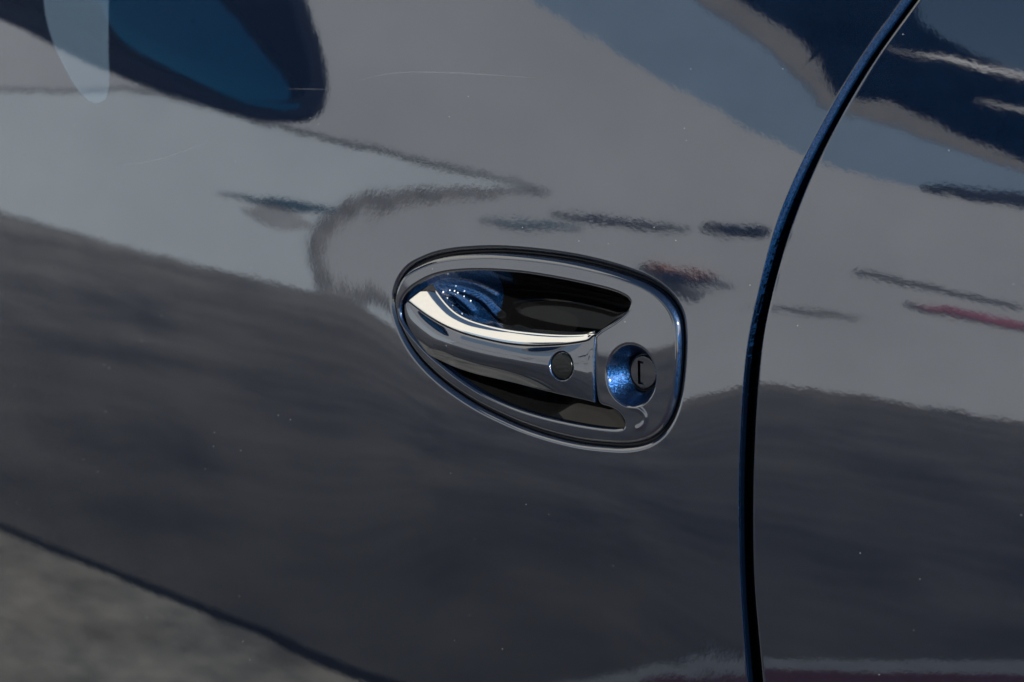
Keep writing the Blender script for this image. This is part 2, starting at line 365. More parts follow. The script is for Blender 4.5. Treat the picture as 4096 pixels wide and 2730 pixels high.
PAINT = paint_material('dark_blue_metallic_paint')
PAINT_FINE = paint_material('dark_blue_metallic_paint_smooth', peel=0.35)
PAINT_SUNLIT = paint_material('dark_blue_paint_sunlit', base=(0.0048, 0.024, 0.072), peel=0.3, rough=0.70, coat=0.6)  # paint copy with a brighter base, standing for sunlight on hem and bowl
PAINT_CUP = paint_material('dark_blue_metallic_dish', base=(0.005, 0.021, 0.062), peel=0.3, rough=0.40, coat=0.30)
CHROME = plain('bright_chrome', (0.72, 0.715, 0.7), rough=0.035, metal=1.0, noise=60.0, var=0.02)
RUBBER = plain('black_rubber', (0.005, 0.005, 0.006), rough=0.4, spec=0.25, noise=900.0, var=0.3, bump=0.00004)
GLOSS_BLACK = plain('gloss_black_recess', (0.003, 0.003, 0.003), rough=0.06, spec=0.22, noise=300.0, var=0.2)
BUTTON = plain('grained_black_button', (0.004, 0.005, 0.005), rough=0.22, spec=0.35, noise=700.0, var=0.5, bump=0.00012)
MIRROR_BLACK = plain('satin_black_housing', (0.002, 0.003, 0.006), rough=0.6, spec=0.05, noise=200.0, var=0.2)
INNER = plain('dark_inner_metal', (0.004, 0.006, 0.012), rough=0.6, noise=40.0, var=0.2)

# ------------------------------------------------------------------ the car
car = empty('car', (0, 0, 0))
tag(car, 'dark navy metallic car side with an oval door handle and bright chrome grip strip', 'car')

# outlines, millimetres in the handle frame
NP = 960
KEYS = [(0, 1), (5, 5), (9, 9), (13, 14), (15, 17), (16, 19), (18, 23), (20, 26), (21, 28), (22, 30), (23, 33), (26, 36), (30, 40), (34, 44), (37, 47)]
plate_pts = np.array(CURVES['plate']); hole_pts = np.array(CURVES['hole'])

def keyed(pts, keys, counts):
    """closed spline sampled so that key point k starts its own run of samples"""
    K = 24
    d = catmull(pts, 0, closed=True, uniform=False)[:-1]
    out = []
    n = len(d)
    for a in range(len(keys)):
        i0 = keys[a] * K
        i1 = keys[(a + 1) % len(keys)] * K
        if i1 <= i0: i1 += n
        seg = d[np.arange(i0, i1 + 1) % n]
        s = np.concatenate([[0], np.cumsum(np.linalg.norm(np.diff(seg, axis=0), axis=1))])
        q = np.linspace(0, s[-1], counts[a], endpoint=False)
        out.append(np.stack([np.interp(q, s, seg[:, k]) for k in range(2)], -1))
    return np.concatenate(out)

kp = [k[0] for k in KEYS]; kh = [k[1] for k in KEYS]
segl = []
for a in range(len(KEYS)):
    i0, i1 = kp[a], kp[(a + 1) % len(kp)]
    ids = list(range(i0, i1 + 1)) if i1 > i0 else list(range(i0, len(plate_pts))) + list(range(0, i1 + 1))
    j0, j1 = kh[a], kh[(a + 1) % len(kh)]
    jds = list(range(j0, j1 + 1)) if j1 > j0 else list(range(j0, len(hole_pts))) + list(range(0, j1 + 1))
    segl.append(max(np.linalg.norm(np.diff(plate_pts[ids], axis=0), axis=1).sum(), np.linalg.norm(np.diff(hole_pts[jds], axis=0), axis=1).sum()))
segl = np.array(segl)
counts = np.maximum(8, np.round(segl / segl.sum() * NP)).astype(int)
PL = smooth_closed(keyed(plate_pts, kp, counts), 10)
HO = smooth_closed(keyed(hole_pts, kh, counts), 3)
nP = normals2(smooth_closed(PL, 6)); nH = normals2(smooth_closed(HO, 4))
if ((PL - PL.mean(0)) * nP).sum() < 0: nP = -nP; nH = -nH

# -- door skin: deep edge -> rolled lip round the handle -> skin -> outer edge with its own roll
lip_gap, lip_r = 1.5, 2.6
ND = 1000
plu = smooth_closed(catmull(PL, ND, closed=True), 4)
nU = normals2(smooth_closed(plu, 8))
if ((plu - plu.mean(0)) * nU).sum() < 0: nU = -nU
G = plu + nU * lip_gap
Dl = plu + nU * (lip_gap + lip_r)
ctr = np.array([14.0, 5.0])

def ext(curve):
    c = np.array(curve, float)
    top = c[0] + (c[0] - c[1]) * 3.2
    bot = c[-1] + (c[-1] - c[-2]) * 17
    return np.concatenate([[top], c, [bot]])
seam_roll = catmull(ext(CURVES['seam_roll'])[1:-1], 400)
def extend(c, t=90.0, b=-330.0):
    up_ = np.array([c[0] + (c[0] - c[6]) / np.linalg.norm(c[0] - c[6]) * d for d in np.linspace(t, 1, 40)])
    k = (c[-1] - c[-9]) / np.linalg.norm(c[-1] - c[-9])
    dn = np.array([c[-1] + k * d for d in np.linspace(1, -b, 60)])
    return np.concatenate([up_, c, dn])
SEAM = extend(seam_roll)
quarter_line = extend(catmull(CURVES['seam_quarter'], 400))
outer_poly = np.concatenate([SEAM, [[-760.0, SEAM[-1, 1]], [-760.0, SEAM[0, 1]]]])

def cast(c, d, poly):
    a = poly; b = np.roll(poly, -1, 0); e = b - a
    best = np.full(len(d), 1e9)
    for i in range(len(a)):
        den = d[:, 0] * e[i, 1] - d[:, 1] * e[i, 0]
        den = np.where(np.abs(den) < 1e-12, 1e-12, den)
        w = a[i] - c
        t = (w[0] * e[i, 1] - w[1] * e[i, 0]) / den
        s = (w[0] * d[:, 1] - w[1] * d[:, 0]) / den
        ok = (t > 0) & (s >= -1e-6) & (s <= 1 + 1e-6) & (t < best)
        best[ok] = t[ok]
    return c + d * best[:, None]

dirs = Dl - ctr; dirs /= np.linalg.norm(dirs, axis=1, keepdims=True)
OUT = cast(ctr, dirs, outer_poly)
nO = normals2(OUT)
if ((OUT - OUT.mean(0)) * nO).sum() < 0: nO = -nO
rings = []
for dz in (-9.0, -6.0, -4.5, -3.6):
    rings.append(S(G, np.full(ND, dz)))
for a in np.linspace(90, 0, 14)[:-1]:
    a = math.radians(a)
    rings.append(S(Dl - nU * lip_r * math.sin(a), np.full(ND, -lip_r * (1 - math.cos(a)))))
for t in np.linspace(0, 1, 150) ** 1.35:
    rings.append(S(Dl * (1 - t) + OUT * t, np.zeros(ND)))
sr = 2.2
# hemmed edge: small radius, a flat chamfer turned towards the gap, then straight in
px_, pd_ = np.zeros(ND), np.zeros(ND)
HEM = 0.42 + 0.72 * sstep(0, 120, OUT[:, 1])          # the hem opens up towards the top of the door
STEEP = 34.0 * (1 - sstep(10, 120, OUT[:, 1]))
ang = list(np.linspace(6, 50, 8)) + [50] * 8 + list(np.linspace(58, 90, 5))
stp = [0.13] * 8 + [0.24] * 8 + [0.11] * 5
for a, l in zip(ang, stp):
    aa = np.radians(a + (STEEP if a == 50 else 0) * np.ones(ND))
    px_ = px_ + l * np.cos(aa) * HEM; pd_ = pd_ - l * np.sin(aa) * HEM
    rings.append(S(OUT + nO * px_[:, None], pd_))
for dz in (-3.9, -6.0, -14.0):
    rings.append(S(OUT + nO * px_[:, None], np.full(ND, dz)))
def facing(me):
    n = np.zeros(len(me.polygons) * 3); me.polygons.foreach_get('normal', n)
    return n.reshape(-1, 3)[:, 1].mean() < 0
door = empty('door', (0, 0, 0), car)
door_me = grid_mesh('door', np.array(rings), closed_j=True)
if not facing(door_me):
    door_me = grid_mesh('door', np.array(rings), closed_j=True, flip=True)
bpy.data.objects.remove(door)
n_in = 4 + 13 + 150
fi = np.arange(len(door_me.polygons)) // ND
door = link_obj('door', door_me, [PAINT, PAINT_SUNLIT], car)
fj = np.arange(len(door_me.polygons)) % ND
lit_face = np.random.default_rng(3).random(len(fi)) < sstep(-5, 100, OUT[fj, 1])     # upper hem takes the sunlit paint copy, fading out lower down
door_me.polygons.foreach_set('material_index', ((fi >= n_in + 3) & lit_face).astype(int))

# -- rear quarter panel
QN = len(quarter_line)
FL = np.zeros(QN)
nq = normals2(quarter_line, closed=False)
if nq[:, 0].mean() < 0: nq = -nq
rings = []
for dz in (-12.0, -7.0, -4.0, -2.5):
    rings.append(S(quarter_line, dz + FL))
qr = 1.5
for a in np.linspace(90, 0, 9):
    a = math.radians(a)
    rings.append(S(quarter_line + nq * qr * (1 - math.sin(a)), FL - qr * (1 - math.cos(a))))
q0 = quarter_line + nq * qr
qend = np.stack([np.full(QN, 640.0), q0[:, 1]], -1)
for t in np.linspace(0, 1, 160)[1:] ** 1.3:
    rings.append(S(q0 * (1 - t) + qend * t, FL * (1 - .5 * t)))
qm = grid_mesh('rear_quarter_panel', np.array(rings))
if not facing(qm): qm = grid_mesh('rear_quarter_panel', np.array(rings), flip=True)
quarter = link_obj('rear_quarter_panel', qm, PAINT, car)

# -- rubber door seal behind the gap, with a rounded bead against the quarter panel
mid = extend(catmull(CURVES['seam_door'], 400))
rows = []
for dx, dz in ((-9, -13), (-4, -13), (1, -13), (2.2, -12), (2.6, -10), (2.9, -8), (3.4, -6.6), (4.2, -6.0), (5.0, -6.4), (6.5, -8), (9, -9)):
    rows.append(S(mid + np.array([dx, 0.0]), np.full(len(mid), float(dz))))
sm = grid_mesh('door_seal', np.array(rows))
if not facing(sm): sm = grid_mesh('door_seal', np.array(rows), flip=True)
link_obj('door_seal', sm, RUBBER, car)

# -- dark inner body behind the skins
xs = np.linspace(-740, 620, 30); zs = np.linspace(-330, 250, 20)
gx, gz = np.meshgrid(xs, zs)
im = grid_mesh('inner_body', S(np.stack([gx, gz], -1), np.full(gx.shape, -32.0)))
link_obj('inner_body', im, INNER, car)

# ------------------------------------------------------------------ the door handle
handle = empty('door_handle', (0, -0.0, ZC), car)
def hpart(name, me, mat):
    ob = link_obj(name, me, mat, handle)
    ob.matrix_parent_inverse = Matrix.Translation((0, 0, -ZC))
    return ob

PT = 0.036      # slight downward cant of the plate face
LOCK = np.array([61.6, -2.6])
def plate_off(xz):
    r = np.hypot(xz[:, 0] - LOCK[0], xz[:, 1] - LOCK[1])
    t = np.clip((15.6 - r) / (15.6 - 9.5), 0, 1.0)
    cup = 8.6 * np.where(t < .25, t * t / .5 * 1.0, np.where(t > .85, .125 + (t - .25) + 0 * t, .125 + (t - .25))) / .875
    groove = 2.2 * sstep(9.5, 9.0, r)
    d = np.min(np.linalg.norm(xz[:, None, :] - RIB[None], axis=2), axis=1)
    rib = 0.3 * np.exp(-(d / 1.1) ** 2)
    return 1.2 - cup - groove + rib + PT * xz[:, 1]
RIB = catmull(CURVES['rib'], 30)
pr, hr = 2.4, 1.7
rings = []
n = len(PL)
for dz in (-8.0, -5.0, -3.0):
    rings.append((PL, dz + 1.2 + PT * PL[:, 1]))
for a in np.linspace(90, 0, 12):
    a = math.radians(a)
    rings.append((PL - nP * pr * (1 - math.sin(a)), PT * PL[:, 1] + 1.2 - pr * (1 - math.cos(a))))
A0 = PL - nP * pr; A1 = HO + nH * hr
for t in np.linspace(0, 1, 96)[1:-1]:
    p = A0 * (1 - t) + A1 * t
    rings.append((p, plate_off(p)))
for a in np.linspace(0, 90, 12):
    a = math.radians(a)
    rings.append((HO + nH * hr * (1 - math.sin(a)), PT * HO[:, 1] + 1.2 - hr * (1 - math.cos(a))))
for dz in (-2.0, -3.2):
    rings.append((HO, np.full(n, dz)))
pm = grid_mesh('escutcheon', np.array([S(a, b) for a, b in rings]), closed_j=True)
if not facing(pm): pm = grid_mesh('escutcheon', np.array([S(a, b) for a, b in rings]), closed_j=True, flip=True)
cen = np.zeros(len(pm.polygons) * 3); pm.polygons.foreach_get('center', cen); cen = cen.reshape(-1, 3)
hpart('escutcheon', pm, [PAINT_FINE, PAINT_CUP])
pm.polygons.foreach_set('material_index', (np.hypot(cen[:, 0] * 1e3 - LOCK[0], (cen[:, 2] - ZC) * 1e3 - LOCK[1]) < 14.6).astype(int))

# gasket bead in the gap between skin and plate
gm = plu + nU * (lip_gap * .5)
rings = []
for a in np.linspace(-20, 200, 9):
    a = math.radians(a)
    rings.append(S(gm + nU * 0.75 * math.cos(a), np.full(ND, -3.2 + 0.9 * math.sin(a))))
gk = grid_mesh('gasket', np.array(rings), closed_j=True)
if not facing(gk): gk = grid_mesh('gasket', np.array(rings), closed_j=True, flip=True)
hpart('gasket', gk, RUBBER)

# finger cavity behind the grip
cc = np.array([8.0, 4.0])
ridges = [catmull(r, 40) for r in CURVES['ridge']]
rings = []
for t in np.concatenate([np.linspace(0, .25, 16)[:-1], np.linspace(.25, 1, 70)]):
    p = HO * (1 - t) + cc * t
    off = -3.2 - 19.0 * (1 - (1 - min(t / .62, 1)) ** 2.2) * (1 - .66 * sstep(-12, 26, p[:, 0]) * sstep(-4, -14, p[:, 1]))
    for k, r in enumerate(ridges):
        d = np.min(np.linalg.norm(p[:, None, :] - r[None], axis=2), axis=1)
        off = off + (2.6, 1.8, 1.6)[k] * np.exp(-(d / 1.5) ** 2) * sstep(0, .12, t)
    rings.append(S(p, off))
cm = grid_mesh('finger_cavity', np.array(rings), closed_j=True)
if not facing(cm): cm = grid_mesh('finger_cavity', np.array(rings), closed_j=True, flip=True)
cen = np.zeros(len(cm.polygons) * 3); cm.polygons.foreach_get('center', cen); cen = cen.reshape(-1, 3)
cm.polygons.foreach_set('material_index', ((cen[:, 2] < ZC - 0.012) | (cen[:, 0] > -0.046 + 0.25 * (cen[:, 2] - ZC))).astype(int))
hpart('finger_cavity', cm, [PAINT_SUNLIT, GLOSS_BLACK])  # left end in the sun-brightened paint copy, the rest gloss black
# a few water drops clinging to the lit end of the bowl
WATER = plain('water_drop', (0.55, 0.6, 0.65), rough=0.05, spec=0.8, noise=500.0, var=0.1)
random.seed(4)
dv, dfc = [], []
for k in range(16):
    rr_ = ridges[k % 3]; q = rr_[random.randrange(6, len(rr_) - 2)] + np.array([random.uniform(-4, 6), random.uniform(-9, 2)])
    c0 = S(q[None], np.array([-8.5 + random.uniform(-2, 2)]))[0]; rad = random.uniform(.00025, .0005)
    base_i = len(dv)
    for la in range(1, 5):
        for lo in range(8):
            p1, p2 = math.pi * la / 5, 2 * math.pi * lo / 8
            dv.append((c0[0] + rad * math.sin(p1) * math.cos(p2), c0[1] + rad * math.cos(p1), c0[2] + rad * math.sin(p1) * math.sin(p2)))
    for la in range(3):
        for lo in range(8):
            a0 = base_i + la * 8
            dfc.append((a0 + lo, a0 + (lo + 1) % 8, a0 + 8 + (lo + 1) % 8, a0 + 8 + lo))
    dfc.append(tuple(base_i + i for i in range(8))[::-1]); dfc.append(tuple(base_i + 24 + i for i in range(8)))
dm = bpy.data.meshes.new('water_drops'); dm.from_pydata(dv, [], dfc); dm.update()
dm.polygons.foreach_set('use_smooth', np.ones(len(dm.polygons), bool))
hpart('water_drops', dm, WATER)['kind'] = 'stuff'

# grip: chrome strip on top, painted bar below
NS = 300
T_ = catmull(CURVES['grip_top'], NS); E_ = catmull(CURVES['grip_edge'], NS); L_ = catmull(CURVES['grip_low'], NS)
s = np.linspace(0, 1, NS)
oB = .6 + 4.4 * sstep(0, .35, s) - 3.4 * sstep(.55, 1, s)
oL = .4 + 1.4 * sstep(0, .4, s) - .9 * sstep(.55, 1, s)
blg = .2 + 2.0 * sstep(0, .35, s) - 1.3 * sstep(.65, 1, s)
wid = np.linalg.norm(T_ - E_, axis=1)
oT = oB - .42 * wid
BTN = np.array([20.3, -4.3])
def close_end(P):
    """round the right-hand end of a bar given as [M,NS,3] and cap it inwards"""
    e = P[:, -1]
    d = P[:, -1] - P[:, -4]; d /= np.linalg.norm(d, axis=1, keepdims=True)
    extra = []
    r = 0.0010
    for a in np.linspace(0, 90, 7)[1:]:
        a = math.radians(a)
        extra.append(e + d * r * math.sin(a) + np.array([0, r * (1 - math.cos(a)), 0]))
    extra.append(extra[-1] + np.array([0, .006, 0]))
    return np.concatenate([P, np.array(extra).transpose(1, 0, 2)], 1)
back = 1.1   # keep clear of the pad
shift = np.zeros((NS, 2)); shift[:, 0] = -3.4 * sstep(.93, 1, s)
T_ = T_ + shift; E_ = E_ + shift; L_ = L_ + shift
nE = (L_ - E_); nE /= np.linalg.norm(nE, axis=1, keepdims=True)
rows = []
# chrome
rows.append(S(T_ + np.array([0, .3]), oT - 7)); rows.append(S(T_ + np.array([0, .3]), oT - 2))
for a in np.linspace(0, 1, 6):
    rows.append(S(T_ + np.array([0, .3]) - np.array([0, .8]) * (1 - math.cos(a * math.pi / 2)), oT - 1.0 + 1.0 * math.sin(a * math.pi / 2)))
T2 = T_ - np.array([0, .5])
for w in np.linspace(0, 1, 22)[1:]:
    rows.append(S(T2 * (1 - w) + E_ * w, oT * (1 - w) + oB * w + .5 * 4 * w * (1 - w) * np.minimum(1, wid / 7)))
rows.append(S(E_ + nE * .25, oB - .25)); rows.append(S(E_ + nE * .3, oB - 2.0))
cpm = close_end(np.array(rows))
chm = grid_mesh('chrome_strip', cpm)
if not facing(chm): chm = grid_mesh('chrome_strip', cpm, flip=True)
hpart('chrome_strip', chm, CHROME)
# painted bar
rows = []
E2 = E_ + nE * .75
rows.append(S(E2, oB - 2.5)); rows.append(S(E2, oB - 1.0)); rows.append(S(E2 + nE * .12, oB - .45))
for w in np.linspace(0, 1, 60):
    p = (E2 + nE * .35) * (1 - w) + L_ * w
    off = (oB - .2) * (1 - w) + oL * w + blg * 4 * w * (1 - w)
    r = np.hypot(p[:, 0] - BTN[0], p[:, 1] - BTN[1])
    off = off - 1.3 * sstep(7.1, 6.6, r)
    rows.append(S(p, off))
for a in np.linspace(0, 1, 8)[1:]:
    rows.append(S(L_ + nE * 1.1 * math.sin(a * math.pi / 2), oL - 1.6 * (1 - math.cos(a * math.pi / 2))))
rows.append(S(L_ + nE * .9, oL - 3.5)); rows.append(S(L_ - nE * 1.0, oL - 7))
gpm = close_end(np.array(rows))
grm = grid_mesh('grip', gpm)
if not facing(grm): grm = grid_mesh('grip', gpm, flip=True)
hpart('grip', grm, PAINT_FINE)

# sensor button set into the grip
def grip_height(xz):
    k = np.argmin(np.linalg.norm(E_ - xz, axis=1) + 0)
    j = np.argmin(np.abs(E_[:, 0] - xz[0])); jl = np.argmin(np.abs(L_[:, 0] - xz[0]))
    w = np.clip((E_[j, 1] - xz[1]) / (E_[j, 1] - L_[jl, 1]), 0, 1)
    return (oB[j] - .2) * (1 - w) + oL[j] * w + blg[j] * 4 * w * (1 - w)
bh = np.array([[grip_height(BTN + np.array([dx, dz])) for dx in (-4, 4)] for dz in (-4, 4)])
sx = (bh[:, 1] - bh[:, 0]).mean() / 8; sz = (bh[1] - bh[0]).mean() / 8; b0 = bh.mean()
th = np.linspace(0, 2 * math.pi, 72, endpoint=False)
rows = []
for r, dz in ((6.1, -1.6), (6.1, -.6), (6.06, -.3), (5.95, -.12), (5.7, -.02), (5.0, .06), (4, .12), (2.5, .16), (1.2, .18), (.05, .18)):
    p = BTN + r * np.stack([np.cos(th), np.sin(th)], -1)
    rows.append(S(p, b0 + sx * (p[:, 0] - BTN[0]) + sz * (p[:, 1] - BTN[1]) + dz))
bm_ = grid_mesh('sensor_button', np.array(rows), closed_j=True)
if not facing(bm_): bm_ = grid_mesh('sensor_button', np.array(rows), closed_j=True, flip=True)
hpart('sensor_button', bm_, BUTTON)

# lock barrel at the bottom of its cup, with a bracket-shaped key slot cut in
gs = np.arange(-8.32, 8.33, 0.16)
gx, gz = np.meshgrid(gs, gs)
r = np.hypot(gx, gz)
off = -8.2 + 0.055 * gz - 1.2 * sstep(7.4, 8.2, r) ** 1.5
sl = np.array(CURVES['slot']); 
x0, zt, zb = -3.0, 4.9, -5.9
lean = 0.10
sxv = gx - (x0 + (zt - gz) * lean)
inside = ((np.abs(sxv) < .72) & (gz < zt) & (gz > zb)) | ((sxv > -.62) & (sxv < 2.6) & (np.abs(gz - zt + .35) < .5)) | ((sxv > -.62) & (sxv < 2.4) & (np.abs(gz - zb - .35) < .5))
off = np.where(inside, off - 1.6, off)
keep = r <= 8.25
idx = -np.ones(gx.shape, int); idx[keep] = np.arange(keep.sum())
V = S(np.stack([gx + LOCK[0], gz + LOCK[1]], -1), off)[keep]
F, FM = [], []
for i in range(gx.shape[0] - 1):
    for j in range(gx.shape[1] - 1):
        q = (idx[i, j], idx[i, j + 1], idx[i + 1, j + 1], idx[i + 1, j])
        if min(q) >= 0:
            F.append(q); FM.append(1 if (inside[i, j] or inside[i, j + 1] or inside[i + 1, j] or inside[i + 1, j + 1]) else 0)  # slot faces coloured black for the shade inside
lm = bpy.data.meshes.new('lock_barrel')
lm.from_pydata(V.tolist(), [], F)
lm.update()
if not facing(lm): lm.flip_normals()
lm.polygons.foreach_set('material_index', FM)
hpart('lock_barrel', lm, [PAINT_FINE, GLOSS_BLACK])
rows = []
for rr, dz in ((8.0, -10.6), (8.4, -10.0), (8.8, -9.3), (9.3, -9.1), (9.7, -9.3), (9.9, -10.5)):
    p = LOCK + rr * np.stack([np.cos(th), np.sin(th)], -1)
    rows.append(S(p, np.full(len(p), dz)))
lr = grid_mesh('lock_seal', np.array(rows), closed_j=True)
if not facing(lr): lr = grid_mesh('lock_seal', np.array(rows), closed_j=True, flip=True)
hpart('lock_seal', lr, RUBBER)

# ------------------------------------------------------------------ translucent strip painting in a sun patch and fine scratches on the door
SUN_PATCH, nt, b = new_mat('painted_sun_patch')
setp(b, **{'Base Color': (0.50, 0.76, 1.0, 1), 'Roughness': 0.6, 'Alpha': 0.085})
SCR, nt, b = new_mat('clear_coat_scratch')
setp(b, **{'Base Color': (0.8, 0.82, 0.85, 1), 'Roughness': 0.6, 'Alpha': 0.035})
f = np.array(CURVES['sun_patch'])
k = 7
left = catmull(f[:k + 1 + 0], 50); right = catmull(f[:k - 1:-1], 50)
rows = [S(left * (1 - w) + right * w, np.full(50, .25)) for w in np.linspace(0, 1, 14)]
fm = grid_mesh('sun_patch_strip', np.array(rows))
if not facing(fm): fm = grid_mesh('sun_patch_strip', np.array(rows), flip=True)
link_obj('sun_patch_strip', fm, SUN_PATCH, car)
for c in CURVES['scratch']:
    c = catmull(c, 60)
    nn = normals2(c, closed=False)
    w = .32 * np.sin(np.linspace(.15, math.pi - .15, 60))[:, None]
    rows = [S(c - nn * w, np.full(60, .12)), S(c, np.full(60, .14)), S(c + nn * w, np.full(60, .12))]
    me = grid_mesh('scratch', np.array(rows))
    if not facing(me): me = grid_mesh('scratch', np.array(rows), flip=True)
    link_obj('scratch', me, SCR, car)

# ------------------------------------------------------------------ wing mirror further forward on the same car
mo = catmull(ENV['mirror_out'] + [[-0.38, 1.19], [-0.20, 1.17], [-0.07, 1.06]], 160, closed=True)
mi = catmull(ENV['mirror_in'] + [[-0.38, 1.10], [-0.30, 1.06]], 120, closed=True)
mc = mo.mean(0); mcin = mi.mean(0)
mirror = empty('wing_mirror', (-1.0, 0.0, 0.86), car)
def mpart(name, me, mat):
    ob = link_obj(name, me, mat, mirror)
    ob.matrix_parent_inverse = Matrix.Translation((1.0, 0.0, -0.86))
    return ob
rows = []
for sc_, dx in ((.82, .012), (.86, .004), (.93, .001), (.98, -.003), (1.0, -.012), (1.0, -.03), (.97, -.08), (.88, -.13), (.72, -.17), (.45, -.20), (.1, -.21)):
    p = mc + (mo - mc) * sc_
    rows.append(np.stack([np.full(len(p), -1.0 + dx), p[:, 0], p[:, 1]], -1))
mpart('mirror_housing', grid_mesh('mirror_housing', np.array(rows), closed_j=True), MIRROR_BLACK)
rows = []
for sc_, dx in ((1.0, -.02), (1.0, .014), (.985, .016), (.6, .016), (.02, .016)):
    p = mcin + (mi - mcin) * sc_
    rows.append(np.stack([-1.0 + dx - (p[:, 1] - .9) * .35, p[:, 0], p[:, 1]], -1))
BLUE_GLASS = plain('blue_tinted_mirror_glass', (0.006, 0.19, 0.33), rough=0.02, metal=1.0, noise=5.0, var=0.05)
mpart('mirror_glass', grid_mesh('mirror_glass', np.array(rows), closed_j=True), BLUE_GLASS)
rows = []
for k in range(12):
    t = k / 11
    a = np.linspace(0, 2 * math.pi, 20, endpoint=False)
    c0 = np.array([-1.07, -0.22 + .27 * t, 0.96 - .05 * t])
    rows.append(np.stack([c0[0] + .05 * np.cos(a), np.full(20, c0[1]), c0[2] + .03 * np.sin(a)], -1))
mpart('mirror_arm', grid_mesh('mirror_arm', np.array(rows), closed_j=True), INNER)

# ------------------------------------------------------------------ ground: concrete slabs with a joint
def prism(name, poly, z0, z1, mat, parent=None, kind=None, to=None):
    """vertical or plane extrusion of a polygon; TO maps (u,v,w) -> world"""
    to = to or (lambda u, v, w: (u, v, w))
    n = len(poly)
    ar = sum(poly[i][0] * poly[(i + 1) % n][1] - poly[(i + 1) % n][0] * poly[i][1] for i in range(n))
    if ar < 0: poly = poly[::-1]
    V = [to(u, v, z1) for u, v in poly] + [to(u, v, z0) for u, v in poly]
    F = [list(range(n)), list(range(2 * n - 1, n - 1, -1))] + [[i, i + n, (i + 1) % n + n, (i + 1) % n] for i in range(n)]
    me = bpy.data.meshes.new(name)
    me.from_pydata(V, [], F); me.update()
    return link_obj(name, me, mat, parent, kind)

CON_NEAR = concrete('pale_concrete', (0.07, 0.072, 0.064), (0.29, 0.28, 0.245), 5.0, warm=(0.17, 0.13, 0.09))
CON_FAR = concrete('grey_concrete', (0.0085, 0.0093, 0.010), (0.078, 0.075, 0.069), 1.3, warm=(0.062, 0.054, 0.045), x_ramp=True)
GROUND_M = plain('darkened_ground', (0.022, 0.023, 0.025), rough=0.9, noise=3.0, var=0.25)  # dark past the slabs, set so to dull the door-edge reflection
ground = prism('ground', [(-260, -260), (260, -260), (260, 260), (-260, 260)], -0.4, -0.09, GROUND_M, None, 'structure')
JL = [(-14, 0.9), (-3.0, -0.33)] + [tuple(p) for p in ENV['joint']] + [(-0.6, -0.80), (-0.2, -0.83), (0.4, -0.86)]
prism('slab', [(x, y + .020) for x, y in JL] + [(0.4, 4.0), (-14, 4.0)], -0.0895, 0.0, CON_NEAR, ground)
prism('slab', [(x, y - .020) for x, y in JL] + [(0.4, -24), (-22, -24), (-22, 1.6)], -0.0895, 0.0, CON_FAR, ground)

MAROON = plain('maroon_rubber_mat', (0.045, 0.005, 0.011), rough=0.7, noise=30.0, var=0.3)
PALE = plain('pale_mat_edging', (0.15, 0.165, 0.18), rough=0.6, noise=20.0, var=0.15)
EDGP = [(-0.84, -0.92), (-0.796, -0.994), (-0.759, -1.094), (-0.737, -1.269), (-0.765, -1.423), (-0.80, -1.525), (-0.758, -1.646), (-0.695, -1.764)]
MATP = [(-0.745, -0.97), (-0.723, -1.121), (-0.708, -1.263), (-0.735, -1.40), (-0.762, -1.47), (-0.715, -1.57), (-0.65, -1.684)]
mat_poly = MATP + [(-0.515, -1.93), (-0.40, -2.6), (0.6, -2.6), (0.6, -0.98)]
edge_poly = EDGP + [(-0.57, -2.04), (-0.43, -2.7), (0.66, -2.7), (0.66, -0.93)]
mat = empty('floor_mat', (-0.1, -1.8, 0.0))
tag(mat, 'maroon rubber floor mat with pale edging lying on the grey concrete', 'mat')
e = prism('edging', edge_poly, 0.0005, 0.002, PALE); e.parent = mat; e.matrix_parent_inverse = Matrix.Translation((0.1, 1.8, 0))
e = prism('mat_surface', mat_poly, 0.001, 0.0035, MAROON); e.parent = mat; e.matrix_parent_inverse = Matrix.Translation((0.1, 1.8, 0))

bw = prism('added_dark_wall', [(7.0, -9), (7.25, -9), (7.25, 6), (7.0, 6)], -0.089, 2.1, plain('added_wall_dark', (0.03, 0.024, 0.022), rough=0.9, noise=14.0, var=0.4))  # added out of view to keep the door-edge reflection dark
tag(bw, 'added low dark wall behind the navy car, darkening its edge reflection', 'wall')
# ------------------------------------------------------------------ the building across the yard, seen in the paint
WNv = np.array([0.85, 0.53, 0.0]); WNv /= np.linalg.norm(WNv)
WUv = np.array([WNv[1], -WNv[0], 0.0])
def onwall(u, v, w):
    p = WUv * u + WNv * (-9.7 + w)
    return (p[0], p[1], v)
bld = empty('building', tuple(WUv * 2 + WNv * -9.7))
tag(bld, 'pale rendered building across the yard with blue-grey upper wall and dark gutters', 'building')
def bpart(name, poly, w0, w1, mat):
    o = prism(name, [tuple(p) for p in poly], w0, w1, mat, None, None, onwall)
    o.parent = bld
    o.matrix_parent_inverse = Matrix.Translation(-Vector(bld.location))
    return o
W_GREY = plain('grey_render', (0.345, 0.366, 0.392), rough=0.9, noise=0.7, var=0.08)
W_LIGHT = plain('white_render', (0.43, 0.485, 0.53), rough=0.9, noise=1.5, var=0.05)
W_CREAM = plain('cream_render', (0.53, 0.52, 0.48), rough=0.9, noise=1.5, var=0.04)
W_BLUE = plain('blue_grey_cladding', (0.15, 0.225, 0.32), rough=0.8, noise=1.5, var=0.08)
W_TAN = plain('tan_cornice', (0.165, 0.168, 0.172), rough=0.9, noise=4.0, var=0.1)
W_DARK = plain('dark_gutter', (0.06, 0.065, 0.07), rough=0.7, noise=8.0, var=0.3)
W_SHADE = plain('weathered_trim', (0.155, 0.16, 0.165), rough=0.9, noise=8.0, var=0.4)
W_WIN = plain('dark_window_glass', (0.008, 0.016, 0.032), rough=0.6, spec=0.1, noise=6.0, var=0.5)
